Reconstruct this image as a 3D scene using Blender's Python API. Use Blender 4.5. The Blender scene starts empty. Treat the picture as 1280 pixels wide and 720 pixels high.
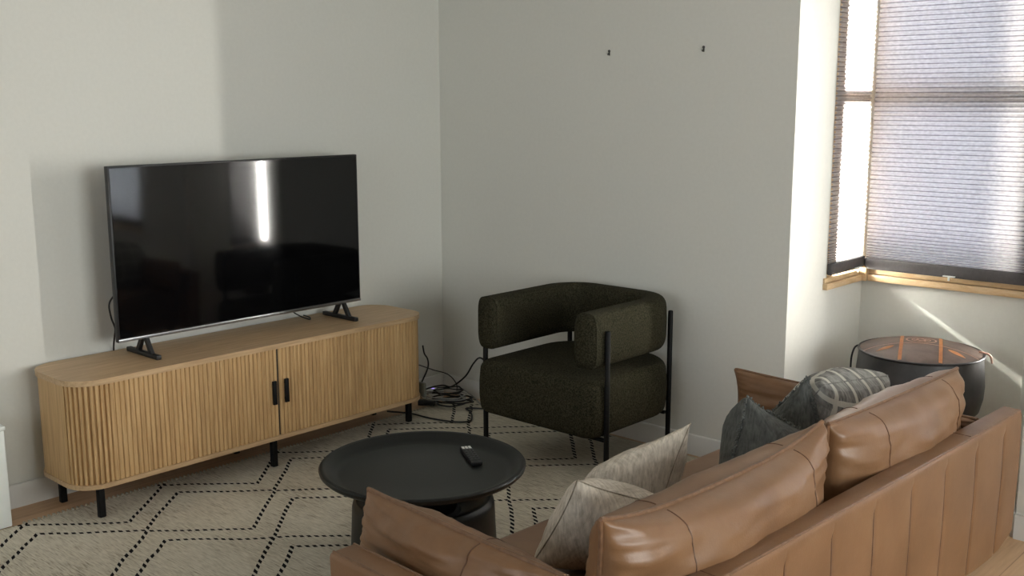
import bpy, bmesh, math, random
from mathutils import Vector, Matrix, noise
random.seed(7)
PI = math.pi
COL = bpy.context.scene.collection

# ------------------------------------------------------------------ helpers
def link(name, mesh, parent=None, loc=(0, 0, 0), rotz=0.0):
    o = bpy.data.objects.new(name, mesh)
    COL.objects.link(o)
    o.location = loc
    o.rotation_euler = (0, 0, rotz)
    if parent is not None:
        o.parent = parent
    return o

def tag(o, label, cat, group=None):
    o['label'] = label
    o['category'] = cat
    if group:
        o['group'] = group
    return o

def thing(name, label, cat, loc=(0, 0, 0), rotz=0.0, group=None):
    o = link(name, None, None, loc, rotz)
    return tag(o, label, cat, group)

def obj(name, bm, mat, parent=None, loc=(0, 0, 0), rotz=0.0, smooth=True, angle=40):
    me = bpy.data.meshes.new(name)
    bmesh.ops.recalc_face_normals(bm, faces=bm.faces)
    bm.to_mesh(me)
    bm.free()
    if mat is not None:
        me.materials.append(mat)
    if smooth:
        for p in me.polygons:
            p.use_smooth = True
        try:
            me.set_sharp_from_angle(angle=math.radians(angle))
        except Exception:
            pass
    return link(name, me, parent, loc, rotz)

def struct(name, bm, mat, **k):
    o = obj(name, bm, mat, **k)
    o['kind'] = 'structure'
    return o

def add_box(bm, x0, x1, y0, y1, z0, z1, bev=0.0, seg=2):
    vs = [bm.verts.new((x, y, z)) for x in (x0, x1) for y in (y0, y1) for z in (z0, z1)]
    F = [(0, 1, 3, 2), (4, 6, 7, 5), (0, 4, 5, 1), (2, 3, 7, 6), (0, 2, 6, 4), (1, 5, 7, 3)]
    fs = [bm.faces.new([vs[i] for i in f]) for f in F]
    if bev > 0:
        es = list({e for f in fs for e in f.edges})
        bmesh.ops.bevel(bm, geom=es, offset=bev, segments=seg, profile=0.5, affect='EDGES')
    return bm

def box(*a, **k):
    return add_box(bmesh.new(), *a, **k)

def smooth_pts(pts, n=8):
    pts = [Vector(p) for p in pts]
    if len(pts) < 3:
        return pts
    out = []
    for i in range(len(pts) - 1):
        p0 = pts[max(i - 1, 0)]; p1 = pts[i]; p2 = pts[i + 1]; p3 = pts[min(i + 2, len(pts) - 1)]
        for k in range(n):
            t = k / n
            out.append(0.5 * ((2 * p1) + (p2 - p0) * t + (2 * p0 - 5 * p1 + 4 * p2 - p3) * t * t
                              + (3 * p1 - p0 - 3 * p2 + p3) * t ** 3))
    out.append(pts[-1])
    return out

def add_tube(bm, pts, r, seg=8, caps=True, radii=None):
    pts = [Vector(p) for p in pts]
    rings = []
    up = None
    for i, p in enumerate(pts):
        t = (pts[min(i + 1, len(pts) - 1)] - pts[max(i - 1, 0)])
        if t.length < 1e-9:
            t = Vector((0, 0, 1))
        t.normalize()
        if up is None:
            up = t.orthogonal().normalized()
        else:
            up = (up - t * up.dot(t))
            up = up.normalized() if up.length > 1e-6 else t.orthogonal().normalized()
        b = t.cross(up)
        rr = radii[i] if radii else r
        rings.append([bm.verts.new(p + (up * math.cos(2 * PI * k / seg) + b * math.sin(2 * PI * k / seg)) * rr) for k in range(seg)])
    for a, c in zip(rings, rings[1:]):
        for k in range(seg):
            bm.faces.new((a[k], a[(k + 1) % seg], c[(k + 1) % seg], c[k]))
    if caps:
        bm.faces.new(list(reversed(rings[0])))
        bm.faces.new(rings[-1])
    return bm

def tube(pts, r, seg=8, smooth=0, **k):
    if smooth:
        pts = smooth_pts(pts, smooth)
    return add_tube(bmesh.new(), pts, r, seg, **k)

def add_lathe(bm, prof, seg=48, cx=0, cy=0):
    rings = []
    for r, z in prof:
        if r < 1e-6:
            rings.append([bm.verts.new((cx, cy, z))])
        else:
            rings.append([bm.verts.new((cx + r * math.cos(2 * PI * k / seg), cy + r * math.sin(2 * PI * k / seg), z)) for k in range(seg)])
    for a, c in zip(rings, rings[1:]):
        if len(a) == 1 and len(c) == 1:
            continue
        for k in range(seg):
            k2 = (k + 1) % seg
            if len(a) == 1:
                bm.faces.new((a[0], c[k2], c[k]))
            elif len(c) == 1:
                bm.faces.new((a[k], a[k2], c[0]))
            else:
                bm.faces.new((a[k], a[k2], c[k2], c[k]))
    return bm

def add_prism(bm, outline, z0, z1, bev=0.0):
    a = [bm.verts.new((x, y, z0)) for x, y in outline]
    b = [bm.verts.new((x, y, z1)) for x, y in outline]
    n = len(outline)
    f0 = bm.faces.new(list(reversed(a))); f1 = bm.faces.new(b)
    for i in range(n):
        bm.faces.new((a[i], a[(i + 1) % n], b[(i + 1) % n], b[i]))
    if bev > 0:
        es = list(f0.edges) + list(f1.edges)
        bmesh.ops.bevel(bm, geom=es, offset=bev, segments=2, profile=0.5, affect='EDGES')
    return bm

def rrect(x0, x1, y0, y1, r, n=8):
    """rounded rectangle outline; r one radius or four (x1y1, x0y1, x0y0, x1y0)"""
    if not isinstance(r, (tuple, list)):
        r = (r,) * 4
    out = []
    for (cx, cy, sx, sy, a0, rr) in ((x1, y1, -1, -1, 0, r[0]), (x0, y1, 1, -1, 90, r[1]), (x0, y0, 1, 1, 180, r[2]), (x1, y0, -1, 1, 270, r[3])):
        for k in range(n + 1):
            a = math.radians(a0 + 90 * k / n)
            out.append((cx + sx * rr + rr * math.cos(a), cy + sy * rr + rr * math.sin(a)))
    return out

# ------------------------------------------------------------------ materials
def new_mat(name):
    m = bpy.data.materials.new(name)
    m.use_nodes = True
    nt = m.node_tree
    b = nt.nodes['Principled BSDF']
    return m, nt, b

def N(nt, kind, **k):
    n = nt.nodes.new(kind)
    for a, v in k.items():
        if a.startswith('i_'):
            n.inputs[a[2:].replace('_', ' ')].default_value = v
        else:
            setattr(n, a, v)
    return n

def ramp(nt, stops):
    r = nt.nodes.new('ShaderNodeValToRGB')
    e = r.color_ramp.elements
    e[0].position, e[0].color = stops[0][0], (*stops[0][1], 1)
    e[1].position, e[1].color = stops[-1][0], (*stops[-1][1], 1)
    for p, c in stops[1:-1]:
        x = e.new(p); x.color = (*c, 1)
    return r

def coords(nt, scale=(1, 1, 1), kind='Object', rot=(0, 0, 0)):
    tc = nt.nodes.new('ShaderNodeTexCoord')
    mp = nt.nodes.new('ShaderNodeMapping')
    mp.inputs['Scale'].default_value = scale
    mp.inputs['Rotation'].default_value = rot
    nt.links.new(tc.outputs[kind], mp.inputs['Vector'])
    return mp.outputs['Vector']

def bump(nt, b, height, strength=0.3, dist=0.01):
    bp = nt.nodes.new('ShaderNodeBump')
    bp.inputs['Strength'].default_value = strength
    bp.inputs['Distance'].default_value = dist
    nt.links.new(height, bp.inputs['Height'])
    nt.links.new(bp.outputs['Normal'], b.inputs['Normal'])

def noise_mat(name, c1, c2, scale=(40, 40, 40), rough=0.6, bstr=0.2, bdist=0.004, detail=6, spec=0.5, metallic=0.0, lo=0.35, hi=0.65, sheen=0.0):
    m, nt, b = new_mat(name)
    v = coords(nt, scale)
    n = N(nt, 'ShaderNodeTexNoise', i_Scale=1.0, i_Detail=detail, i_Roughness=0.6)
    nt.links.new(v, n.inputs['Vector'])
    r = ramp(nt, [(lo, c1), (hi, c2)])
    nt.links.new(n.outputs['Fac'], r.inputs['Fac'])
    nt.links.new(r.outputs['Color'], b.inputs['Base Color'])
    b.inputs['Roughness'].default_value = rough
    b.inputs['Metallic'].default_value = metallic
    b.inputs['Specular IOR Level'].default_value = spec
    if sheen:
        b.inputs['Sheen Weight'].default_value = sheen
    if bstr:
        bump(nt, b, n.outputs['Fac'], bstr, bdist)
    return m

WALL = noise_mat('wall_paint', (.70, .695, .64), (.72, .715, .66), (60, 60, 60), .75, .12, .002, spec=.25)
TRIM = noise_mat('trim_paint', (.74, .735, .70), (.76, .755, .72), (30, 30, 30), .45, .05, .001)
CEIL = noise_mat('ceiling_paint', (.74, .735, .71), (.76, .755, .73), (30, 30, 30), .8, .05, .001)
BLACKMETAL = noise_mat('black_metal', (.004, .004, .004), (.008, .008, .008), (90, 90, 90), .55, .05, .0005, spec=.2)
BLACKPLASTIC = noise_mat('black_plastic', (.006, .006, .007), (.011, .011, .012), (70, 70, 70), .45, .05, .0005)
TABLEBLACK = noise_mat('matte_black_table', (.006, .0068, .0062), (.010, .011, .010), (160, 160, 160), .40, .08, .0006, spec=.32)
BOUCLE = noise_mat('green_boucle', (.013, .012, .0065), (.055, .050, .030), (170, 170, 170), .95, .7, .004, detail=3, spec=.1)
CABLEBLACK = noise_mat('cable_black', (.008, .008, .008), (.015, .015, .015), (50, 50, 50), .5, 0)
CABLEGREY = noise_mat('cable_grey', (.30, .30, .28), (.36, .36, .34), (50, 50, 50), .5, 0)
WHITEPLASTIC = noise_mat('white_plastic', (.82, .86, .83), (.86, .89, .86), (20, 20, 20), .35, 0)
SILVER = noise_mat('silver_trim', (.35, .35, .36), (.42, .42, .43), (60, 60, 60), .3, 0, metallic=1.0)
DARKRAIL = noise_mat('charcoal_rail', (.05, .045, .047), (.065, .06, .06), (60, 60, 60), .6, .1, .001)
CLEARGREY = noise_mat('grey_guard', (.16, .17, .14), (.2, .21, .18), (40, 40, 40), .4, 0)
NAIL = noise_mat('nail_steel', (.06, .06, .055), (.12, .12, .11), (90, 90, 90), .4, 0, metallic=.6)

def wood_mat(name, dark, mid, light, grain=(6, .6, 6), rough=.5, scale=14, spec=.4):
    m, nt, b = new_mat(name)
    v = coords(nt, grain)
    n1 = N(nt, 'ShaderNodeTexNoise', i_Scale=scale, i_Detail=8.0, i_Roughness=.65, i_Distortion=.4)
    nt.links.new(v, n1.inputs['Vector'])
    r = ramp(nt, [(.30, dark), (.5, mid), (.70, light)])
    nt.links.new(n1.outputs['Fac'], r.inputs['Fac'])
    nt.links.new(r.outputs['Color'], b.inputs['Base Color'])
    b.inputs['Roughness'].default_value = rough
    b.inputs['Specular IOR Level'].default_value = spec
    bump(nt, b, n1.outputs['Fac'], .12, .001)
    return m

OAK_FRONT = wood_mat('oak_slats', (.40, .24, .105), (.55, .35, .16), (.66, .445, .22), (14, 14, .7), .48, 6)
OAK_TOP = wood_mat('oak_top', (.40, .26, .14), (.53, .36, .20), (.63, .445, .26), (14, .8, 14), .42, 6)
PINE = wood_mat('pine_frame', (.50, .33, .17), (.62, .44, .25), (.71, .54, .34), (2, 2, 10), .4, 6)
DARKWOOD = wood_mat('dark_wood', (.018, .012, .009), (.03, .02, .014), (.045, .03, .02), (10, 10, 1), .5, 6)

# floor planks along y
def floor_mat():
    m, nt, b = new_mat('oak_floor')
    v = coords(nt, (1, 1, 1))
    sep = N(nt, 'ShaderNodeSeparateXYZ'); nt.links.new(v, sep.inputs[0])
    comb = N(nt, 'ShaderNodeCombineXYZ')
    nt.links.new(sep.outputs['Y'], comb.inputs['X']); nt.links.new(sep.outputs['X'], comb.inputs['Y'])
    br = N(nt, 'ShaderNodeTexBrick', i_Scale=1.0, i_Mortar_Size=.0016, i_Brick_Width=1.3, i_Row_Height=.13, i_Bias=0.0)
    br.offset = .37
    br.inputs['Color1'].default_value = (.36, .36, .36, 1); br.inputs['Color2'].default_value = (.66, .66, .66, 1)
    br.inputs['Mortar'].default_value = (.12, .12, .12, 1)
    nt.links.new(comb.outputs[0], br.inputs['Vector'])
    mp = N(nt, 'ShaderNodeMapping'); mp.inputs['Scale'].default_value = (18, 1.2, 1)
    nt.links.new(v, mp.inputs['Vector'])
    n = N(nt, 'ShaderNodeTexNoise', i_Scale=4.0, i_Detail=8.0, i_Roughness=.6, i_Distortion=.5)
    nt.links.new(mp.outputs[0], n.inputs['Vector'])
    mx = N(nt, 'ShaderNodeMix', data_type='FLOAT'); mx.inputs[0].default_value = .45
    nt.links.new(br.outputs['Color'], mx.inputs[2]); nt.links.new(n.outputs['Fac'], mx.inputs[3])
    r = ramp(nt, [(.15, (.18, .095, .05)), (.40, (.50, .31, .17)), (.55, (.60, .39, .225)), (.75, (.68, .47, .29))])
    nt.links.new(mx.outputs[0], r.inputs['Fac'])
    nt.links.new(r.outputs['Color'], b.inputs['Base Color'])
    b.inputs['Roughness'].default_value = .38
    bump(nt, b, mx.outputs[0], .1, .001)
    return m
FLOOR = floor_mat()

def mathn(nt, op, a, b=None, clamp=False):
    n = nt.nodes.new('ShaderNodeMath'); n.operation = op; n.use_clamp = clamp
    for i, x in enumerate((a, b)):
        if x is None:
            continue
        if isinstance(x, (int, float)):
            n.inputs[i].default_value = x
        else:
            nt.links.new(x, n.inputs[i])
    return n.outputs[0]

# rug: pale wool with black and white barber-pole yarn lines making nested diamonds
def rug_mat():
    m, nt, b = new_mat('wool_rug')
    v = coords(nt, (1, 1, 1))
    # hand woven wobble
    wn = N(nt, 'ShaderNodeTexNoise', i_Scale=5.0, i_Detail=2.0)
    nt.links.new(v, wn.inputs['Vector'])
    ws = N(nt, 'ShaderNodeSeparateColor'); nt.links.new(wn.outputs['Color'], ws.inputs[0])
    sep = N(nt, 'ShaderNodeSeparateXYZ'); nt.links.new(v, sep.inputs[0])
    x = mathn(nt, 'ADD', sep.outputs['X'], mathn(nt, 'MULTIPLY', mathn(nt, 'SUBTRACT', ws.outputs[0], .5), .030))
    y = mathn(nt, 'ADD', sep.outputs['Y'], mathn(nt, 'MULTIPLY', mathn(nt, 'SUBTRACT', ws.outputs[1], .5), .030))
    P = .575
    t = mathn(nt, 'DIVIDE', mathn(nt, 'ADD', y, 1.862 + P * 20), P)
    fr = mathn(nt, 'FRACT', t)
    phi = mathn(nt, 'SUBTRACT', 1.0, mathn(nt, 'ABSOLUTE', mathn(nt, 'SUBTRACT', mathn(nt, 'MULTIPLY', fr, 2.0), 1.0)))
    A, PX = .272, .797
    dist = None
    for base, sgn in ((.233, 1), (.352, 1), (.904, -1), (1.030, -1)):
        tgt = mathn(nt, 'ADD', mathn(nt, 'MULTIPLY', phi, sgn * A), base)
        d = mathn(nt, 'SUBTRACT', x, tgt)
        q = mathn(nt, 'ADD', mathn(nt, 'DIVIDE', d, PX), 20.5)
        q = mathn(nt, 'ABSOLUTE', mathn(nt, 'SUBTRACT', mathn(nt, 'FRACT', q), .5))
        q = mathn(nt, 'MULTIPLY', q, PX * .72)
        dist = q if dist is None else mathn(nt, 'MINIMUM', dist, q)
    line = mathn(nt, 'LESS_THAN', dist, .0080)
    # twist: black / ivory slanted stripes along y (lines run about 45 degrees)
    ph = mathn(nt, 'ADD', mathn(nt, 'MULTIPLY', y, 42.0), mathn(nt, 'MULTIPLY', x, 7.0))
    tw = mathn(nt, 'GREATER_THAN', mathn(nt, 'FRACT', ph), .44)
    # wool ground
    mp = N(nt, 'ShaderNodeMapping'); mp.inputs['Scale'].default_value = (18, 190, 18)
    nt.links.new(v, mp.inputs['Vector'])
    n1 = N(nt, 'ShaderNodeTexNoise', i_Scale=1.0, i_Detail=4.0, i_Roughness=.65)
    nt.links.new(mp.outputs[0], n1.inputs['Vector'])
    n2 = N(nt, 'ShaderNodeTexNoise', i_Scale=3.0, i_Detail=3.0)
    nt.links.new(v, n2.inputs['Vector'])
    g = mathn(nt, 'ADD', mathn(nt, 'MULTIPLY', n1.outputs['Fac'], .75), mathn(nt, 'MULTIPLY', n2.outputs['Fac'], .25))
    r = ramp(nt, [(.34, (.29, .25, .185)), (.44, (.55, .50, .40)), (.55, (.68, .63, .515)), (.68, (.77, .72, .61))])
    nt.links.new(g, r.inputs['Fac'])
    yarn = N(nt, 'ShaderNodeMix', data_type='RGBA')
    yarn.inputs[6].default_value = (.60, .56, .47, 1); yarn.inputs[7].default_value = (.010, .009, .011, 1)
    nt.links.new(tw, yarn.inputs[0])
    mx = N(nt, 'ShaderNodeMix', data_type='RGBA')
    nt.links.new(line, mx.inputs[0]); nt.links.new(r.outputs['Color'], mx.inputs[6]); nt.links.new(yarn.outputs[2], mx.inputs[7])
    nt.links.new(mx.outputs[2], b.inputs['Base Color'])
    b.inputs['Roughness'].default_value = .95
    b.inputs['Specular IOR Level'].default_value = .1
    h = mathn(nt, 'ADD', n1.outputs['Fac'], mathn(nt, 'MULTIPLY', line, .8))
    bump(nt, b, h, .8, .006)
    return m
RUG = rug_mat()
FRINGE = noise_mat('rug_fringe', (.38, .34, .27), (.56, .52, .43), (120, 120, 120), .95, .4, .002, spec=.1)

def leather_mat():
    m, nt, b = new_mat('tan_leather')
    v = coords(nt, (1, 1, 1))
    n = N(nt, 'ShaderNodeTexNoise', i_Scale=5.0, i_Detail=5.0, i_Roughness=.6)
    nt.links.new(v, n.inputs['Vector'])
    r = ramp(nt, [(.3, (.172, .086, .038)), (.55, (.218, .112, .052)), (.75, (.252, .136, .066))])
    nt.links.new(n.outputs['Fac'], r.inputs['Fac'])
    nt.links.new(r.outputs['Color'], b.inputs['Base Color'])
    vo = N(nt, 'ShaderNodeTexVoronoi', i_Scale=260.0)
    nt.links.new(v, vo.inputs['Vector'])
    n3 = N(nt, 'ShaderNodeTexNoise', i_Scale=24.0, i_Detail=4.0)
    nt.links.new(v, n3.inputs['Vector'])
    h = mathn(nt, 'ADD', mathn(nt, 'MULTIPLY', vo.outputs['Distance'], .25), n3.outputs['Fac'])
    bump(nt, b, h, .16, .004)
    b.inputs['Roughness'].default_value = .42
    b.inputs['Specular IOR Level'].default_value = .55
    return m
LEATHER = leather_mat()
SEAM = noise_mat('leather_seam', (.085, .035, .015), (.12, .055, .025), (60, 60, 60), .5, .1, .001)
PIPING = noise_mat('leather_piping', (.15, .078, .040), (.21, .112, .060), (60, 60, 60), .4, .1, .001)

def weave_mat(name, c1, c2, sx=(30, 160, 30), bstr=.5, rough=.95, rot=(0, 0, .5)):
    m, nt, b = new_mat(name)
    va = coords(nt, sx, rot=rot)
    vb = coords(nt, (sx[1], sx[0], sx[2]), rot=rot)
    na = N(nt, 'ShaderNodeTexNoise', i_Scale=1.0, i_Detail=4.0, i_Roughness=.6)
    nb = N(nt, 'ShaderNodeTexNoise', i_Scale=1.0, i_Detail=4.0, i_Roughness=.6)
    nt.links.new(va, na.inputs['Vector']); nt.links.new(vb, nb.inputs['Vector'])
    g = mathn(nt, 'MULTIPLY', mathn(nt, 'ADD', na.outputs['Fac'], nb.outputs['Fac']), .5)
    r = ramp(nt, [(.38, c1), (.62, c2)])
    nt.links.new(g, r.inputs['Fac'])
    nt.links.new(r.outputs['Color'], b.inputs['Base Color'])
    b.inputs['Roughness'].default_value = rough
    b.inputs['Specular IOR Level'].default_value = .15
    bump(nt, b, g, bstr, .004)
    return m
LINEN = weave_mat('oatmeal_linen', (.42, .365, .29), (.70, .63, .53))
LINENSEAM = weave_mat('linen_seam', (.20, .165, .12), (.38, .33, .26))
CHARLINEN = weave_mat('charcoal_linen', (.085, .088, .082), (.165, .170, .158), bstr=.4)
CHARFRINGE = weave_mat('charcoal_fringe', (.12, .126, .120), (.22, .23, .215), bstr=.4)

def plaid_mat():
    m, nt, b = new_mat('grey_plaid')
    v = coords(nt, (1, 1, 1), kind='UV')
    sep = N(nt, 'ShaderNodeSeparateXYZ'); nt.links.new(v, sep.inputs[0])
    def band(s, n, off, w):
        f = mathn(nt, 'FRACT', mathn(nt, 'ADD', mathn(nt, 'MULTIPLY', s, n), off))
        return mathn(nt, 'LESS_THAN', mathn(nt, 'ABSOLUTE', mathn(nt, 'SUBTRACT', f, .5)), w)
    l = mathn(nt, 'MAXIMUM', band(sep.outputs['X'], 4.2, .1, .085), band(sep.outputs['Y'], 3.6, .25, .085))
    vn = coords(nt, (40, 140, 40))
    n = N(nt, 'ShaderNodeTexNoise', i_Scale=1.0, i_Detail=4.0)
    nt.links.new(vn, n.inputs['Vector'])
    # soft broad checks
    chk = mathn(nt, 'ADD', mathn(nt, 'MULTIPLY', band(sep.outputs['X'], 4.2, .6, .2), .12), mathn(nt, 'MULTIPLY', band(sep.outputs['Y'], 3.6, .75, .2), .12))
    g = mathn(nt, 'ADD', n.outputs['Fac'], chk)
    r = ramp(nt, [(.35, (.13, .125, .118)), (.6, (.27, .262, .245)), (.85, (.42, .41, .375))])
    nt.links.new(g, r.inputs['Fac'])
    mx = N(nt, 'ShaderNodeMix', data_type='RGBA')
    mx.inputs[7].default_value = (.62, .60, .53, 1)
    nt.links.new(l, mx.inputs[0]); nt.links.new(r.outputs['Color'], mx.inputs[6])
    nt.links.new(mx.outputs[2], b.inputs['Base Color'])
    b.inputs['Roughness'].default_value = .95
    b.inputs['Specular IOR Level'].default_value = .15
    bump(nt, b, n.outputs['Fac'], .4, .004)
    return m
PLAID = plaid_mat()
POUFTOP = noise_mat('pouf_top_leather', (.055, .040, .034), (.125, .088, .070), (14, 14, 14), .55, .25, .004, spec=.2)
POUFSIDE = noise_mat('pouf_side_leather', (.030, .030, .031), (.060, .060, .061), (9, 9, 9), .5, .25, .004)
POUFTAN = noise_mat('pouf_tan_leather', (.50, .21, .075), (.64, .30, .12), (40, 40, 40), .5, .1, .001)
POUFPINK = noise_mat('pouf_pale_leather', (.45, .26, .19), (.55, .34, .26), (40, 40, 40), .5, .1, .001)
SCREEN = noise_mat('screen_glass', (.002, .002, .0025), (.003, .003, .0035), (10, 10, 10), .06, 0, spec=.5)
REMOTEBTN = noise_mat('remote_button', (.02, .02, .02), (.03, .03, .03), (90, 90, 90), .5, 0)
REMOTEWHITE = noise_mat('remote_white_button', (.75, .74, .70), (.8, .79, .75), (90, 90, 90), .4, 0)

def emit_mat(name, col, s):
    m, nt, b = new_mat(name)
    b.inputs['Base Color'].default_value = (*col, 1)
    b.inputs['Emission Color'].default_value = (*col, 1)
    b.inputs['Emission Strength'].default_value = s
    return m
LEDPURPLE = emit_mat('purple_indicator', (.42, .30, 1.0), 1.2)

def blind_mat(name='cellular_blind_fabric', ca=(.50, .48, .48), cb=(.62, .60, .60)):
    m, nt, b = new_mat(name)
    out = nt.nodes['Material Output']
    nt.nodes.remove(b)
    v = coords(nt, (60, 60, 90))
    n = N(nt, 'ShaderNodeTexNoise', i_Scale=1.0, i_Detail=3.0)
    nt.links.new(v, n.inputs['Vector'])
    r = ramp(nt, [(.35, ca), (.65, cb)])
    nt.links.new(n.outputs['Fac'], r.inputs['Fac'])
    d = N(nt, 'ShaderNodeBsdfDiffuse'); t = N(nt, 'ShaderNodeBsdfTranslucent')
    nt.links.new(r.outputs['Color'], d.inputs['Color']); nt.links.new(r.outputs['Color'], t.inputs['Color'])
    mx = N(nt, 'ShaderNodeMixShader'); mx.inputs[0].default_value = .6
    nt.links.new(d.outputs[0], mx.inputs[1]); nt.links.new(t.outputs[0], mx.inputs[2])
    nt.links.new(mx.outputs[0], out.inputs['Surface'])
    return m
BLIND = blind_mat()
BLINDLINE = blind_mat('cellular_blind_bond', (.20, .18, .19), (.26, .24, .25))

def pane_mat():
    m, nt, b = new_mat('window_glass')
    out = nt.nodes['Material Output']
    nt.nodes.remove(b)
    v = coords(nt, (3, 3, 3))
    n = N(nt, 'ShaderNodeTexNoise', i_Scale=1.0); nt.links.new(v, n.inputs['Vector'])
    fr = N(nt, 'ShaderNodeFresnel', i_IOR=1.45)
    tr = N(nt, 'ShaderNodeBsdfTransparent'); gl = N(nt, 'ShaderNodeBsdfGlossy', i_Roughness=.02)
    rr = ramp(nt, [(.3, (.93, .95, .95)), (.7, (.96, .98, .98))])
    nt.links.new(n.outputs['Fac'], rr.inputs['Fac']); nt.links.new(rr.outputs['Color'], tr.inputs['Color'])
    mx = N(nt, 'ShaderNodeMixShader')
    nt.links.new(fr.outputs[0], mx.inputs[0]); nt.links.new(tr.outputs[0], mx.inputs[1]); nt.links.new(gl.outputs[0], mx.inputs[2])
    nt.links.new(mx.outputs[0], out.inputs['Surface'])
    return m
PANE = pane_mat()

# ------------------------------------------------------------------ room shell
BX, BX2, BY = 2.089, 2.825, .712        # bay left face, bay right face, bay front face
RX, RY, CZ = 6.2, -5.6, 2.62
SILL, HEAD = .775, 2.35
T = .12
struct('floor', box(-T, RX + T, RY - T, BY + T, -.1, 0), FLOOR, smooth=False)
struct('ceiling', box(-T, RX + T, RY - T, BY + T, CZ, CZ + .1), CEIL, smooth=False)
struct('wall_left', box(-T, 0, RY - T, T, 0, CZ), WALL, smooth=False)
struct('wall_back', box(0, BX, 0, T, 0, CZ), WALL, smooth=False)
# bay: left cheek (with window), front (with window), right cheek (with window)
WY0, WY1 = .350, .708
def cheek(name, xa, xb):
    bm = bmesh.new()
    y0 = T
    add_box(bm, xa, xb, y0, BY + T, 0, SILL)
    add_box(bm, xa, xb, y0, BY + T, HEAD, CZ)
    add_box(bm, xa, xb, y0, WY0, SILL, HEAD)
    add_box(bm, xa, xb, WY1, BY + T, SILL, HEAD)
    return struct(name, bm, WALL, smooth=False)
cheek('wall_bay_left', BX - T, BX)
# the right cheek is splayed: built about the pivot (BX2, BY) and turned
SPX = 3.05
SPLAY = math.atan2(SPX - BX2, BY)
SPL = math.hypot(SPX - BX2, BY)
V0, V1 = -.46, -.175
bm = bmesh.new()
SILL3 = .50
add_box(bm, 0, T, -SPL + .03, .02, 0, SILL3); add_box(bm, 0, T, -SPL + .03, .02, HEAD, CZ)
add_box(bm, 0, T, -SPL + .03, V0, SILL3, HEAD); add_box(bm, 0, T, V1, .02, SILL3, HEAD)
add_box(bm, 0, .10, -SPL, -SPL + .03, 0, CZ)
struct('wall_bay_right', bm, WALL, smooth=False, loc=(BX2, BY, 0), rotz=SPLAY)
bm = bmesh.new()
add_box(bm, BX, BX2, BY, BY + T, 0, SILL); add_box(bm, BX, BX2, BY, BY + T, HEAD, CZ)
struct('wall_bay_front', bm, WALL, smooth=False)
# wall to the right of the bay, with the second window beyond the frame
SX0, SX1, SZ0, SZ1 = 3.72, 4.45, .60, 2.2
bm = bmesh.new()
add_box(bm, SPX, SX0, 0, T, 0, CZ); add_box(bm, SX1, RX, 0, T, 0, CZ)
add_box(bm, SX0, SX1, 0, T, 0, SZ0); add_box(bm, SX0, SX1, 0, T, SZ1, CZ)
struct('wall_front_right', bm, WALL, smooth=False)
bm = bmesh.new()
QY0, QY1, QZ0, QZ1 = -3.3, -1.0, .60, 2.2
add_box(bm, RX, RX + T, RY, QY0, 0, CZ); add_box(bm, RX, RX + T, QY1, T, 0, CZ)
add_box(bm, RX, RX + T, QY0, QY1, 0, QZ0); add_box(bm, RX, RX + T, QY0, QY1, QZ1, CZ)
struct('wall_right', bm, WALL, smooth=False)
NX0, NX1, NZ0, NZ1 = 1.0, 3.6, .55, 2.25
bm = bmesh.new()
add_box(bm, 0, NX0, RY - T, RY, 0, CZ); add_box(bm, NX1, RX, RY - T, RY, 0, CZ)
add_box(bm, NX0, NX1, RY - T, RY, 0, NZ0); add_box(bm, NX0, NX1, RY - T, RY, NZ1, CZ)
struct('wall_near', bm, WALL, smooth=False)

BH, BT = .098, .014
def skirt(name, x0, x1, y0, y1):
    bm = bmesh.new()
    add_box(bm, x0, x1, y0, y1, 0, BH)
    es = [e for e in bm.edges if all(abs(v.co.z - BH) < 1e-6 for v in e.verts)]
    bmesh.ops.bevel(bm, geom=es, offset=.007, segments=2, profile=.5, affect='EDGES')
    return struct(name, bm, TRIM, angle=50)
skirt('baseboard_left', 0, BT, RY, 0)
skirt('baseboard_back', BT, BX, -BT, 0)
skirt('baseboard_bay_left', BX, BX + BT, -BT, BY)
skirt('baseboard_bay_front', BX + BT, BX2 - BT, BY - BT, BY)
b_ = skirt('baseboard_bay_right', -BT, 0, -SPL, -.006)
b_.location = (BX2, BY, 0); b_.rotation_euler = (0, 0, SPLAY)
skirt('baseboard_front_right', SPX, RX, -BT, 0)
skirt('baseboard_right', RX - BT, RX, RY, -BT)
skirt('baseboard_near', BT, RX - BT, RY, RY + BT)

# ---------------- windows of the bay
def sash(bm, ax, u0, u1, z0, z1, d0, d1, w=.05, rails=(), bev=.004, w0=None, w1=None):
    """frame in plane 'ax' (x: constant x, y: constant y): stiles, rails"""
    def b(ua, ub, za, zb, da=d0, db=d1):
        if ax == 'y':
            add_box(bm, ua, ub, da, db, za, zb, bev)
        else:
            add_box(bm, da, db, ua, ub, za, zb, bev)
    w0 = w0 or w; w1 = w1 or w
    b(u0, u0 + w0, z0, z1); b(u1 - w1, u1, z0, z1)
    b(u0 + w0, u1 - w1, z0, z0 + w); b(u0 + w0, u1 - w1, z1 - w, z1)
    for (za, zb) in rails:
        b(u0 + w0, u1 - w1, za, zb)
MEET = (1.575, 1.650)
def window(name, ax, u0, u1, z0, z1, d0, d1, rails=(MEET,), w=.05, w0=None, w1=None):
    bm = bmesh.new()
    sash(bm, ax, u0, u1, z0, z1, d0, d1, w, rails, w0=w0, w1=w1)
    o = struct(name, bm, PINE, angle=40)
    dm = (d0 + d1) / 2
    if ax == 'y':
        g = box(u0 + (w0 or w) * .8, u1 - (w1 or w) * .8, dm - .002, dm + .002, z0 + w * .8, z1 - w * .8)
    else:
        g = box(dm - .002, dm + .002, u0 + (w0 or w) * .8, u1 - (w1 or w) * .8, z0 + w * .8, z1 - w * .8)
    obj('pane', g, PANE, o, smooth=False)
    return o
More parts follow.
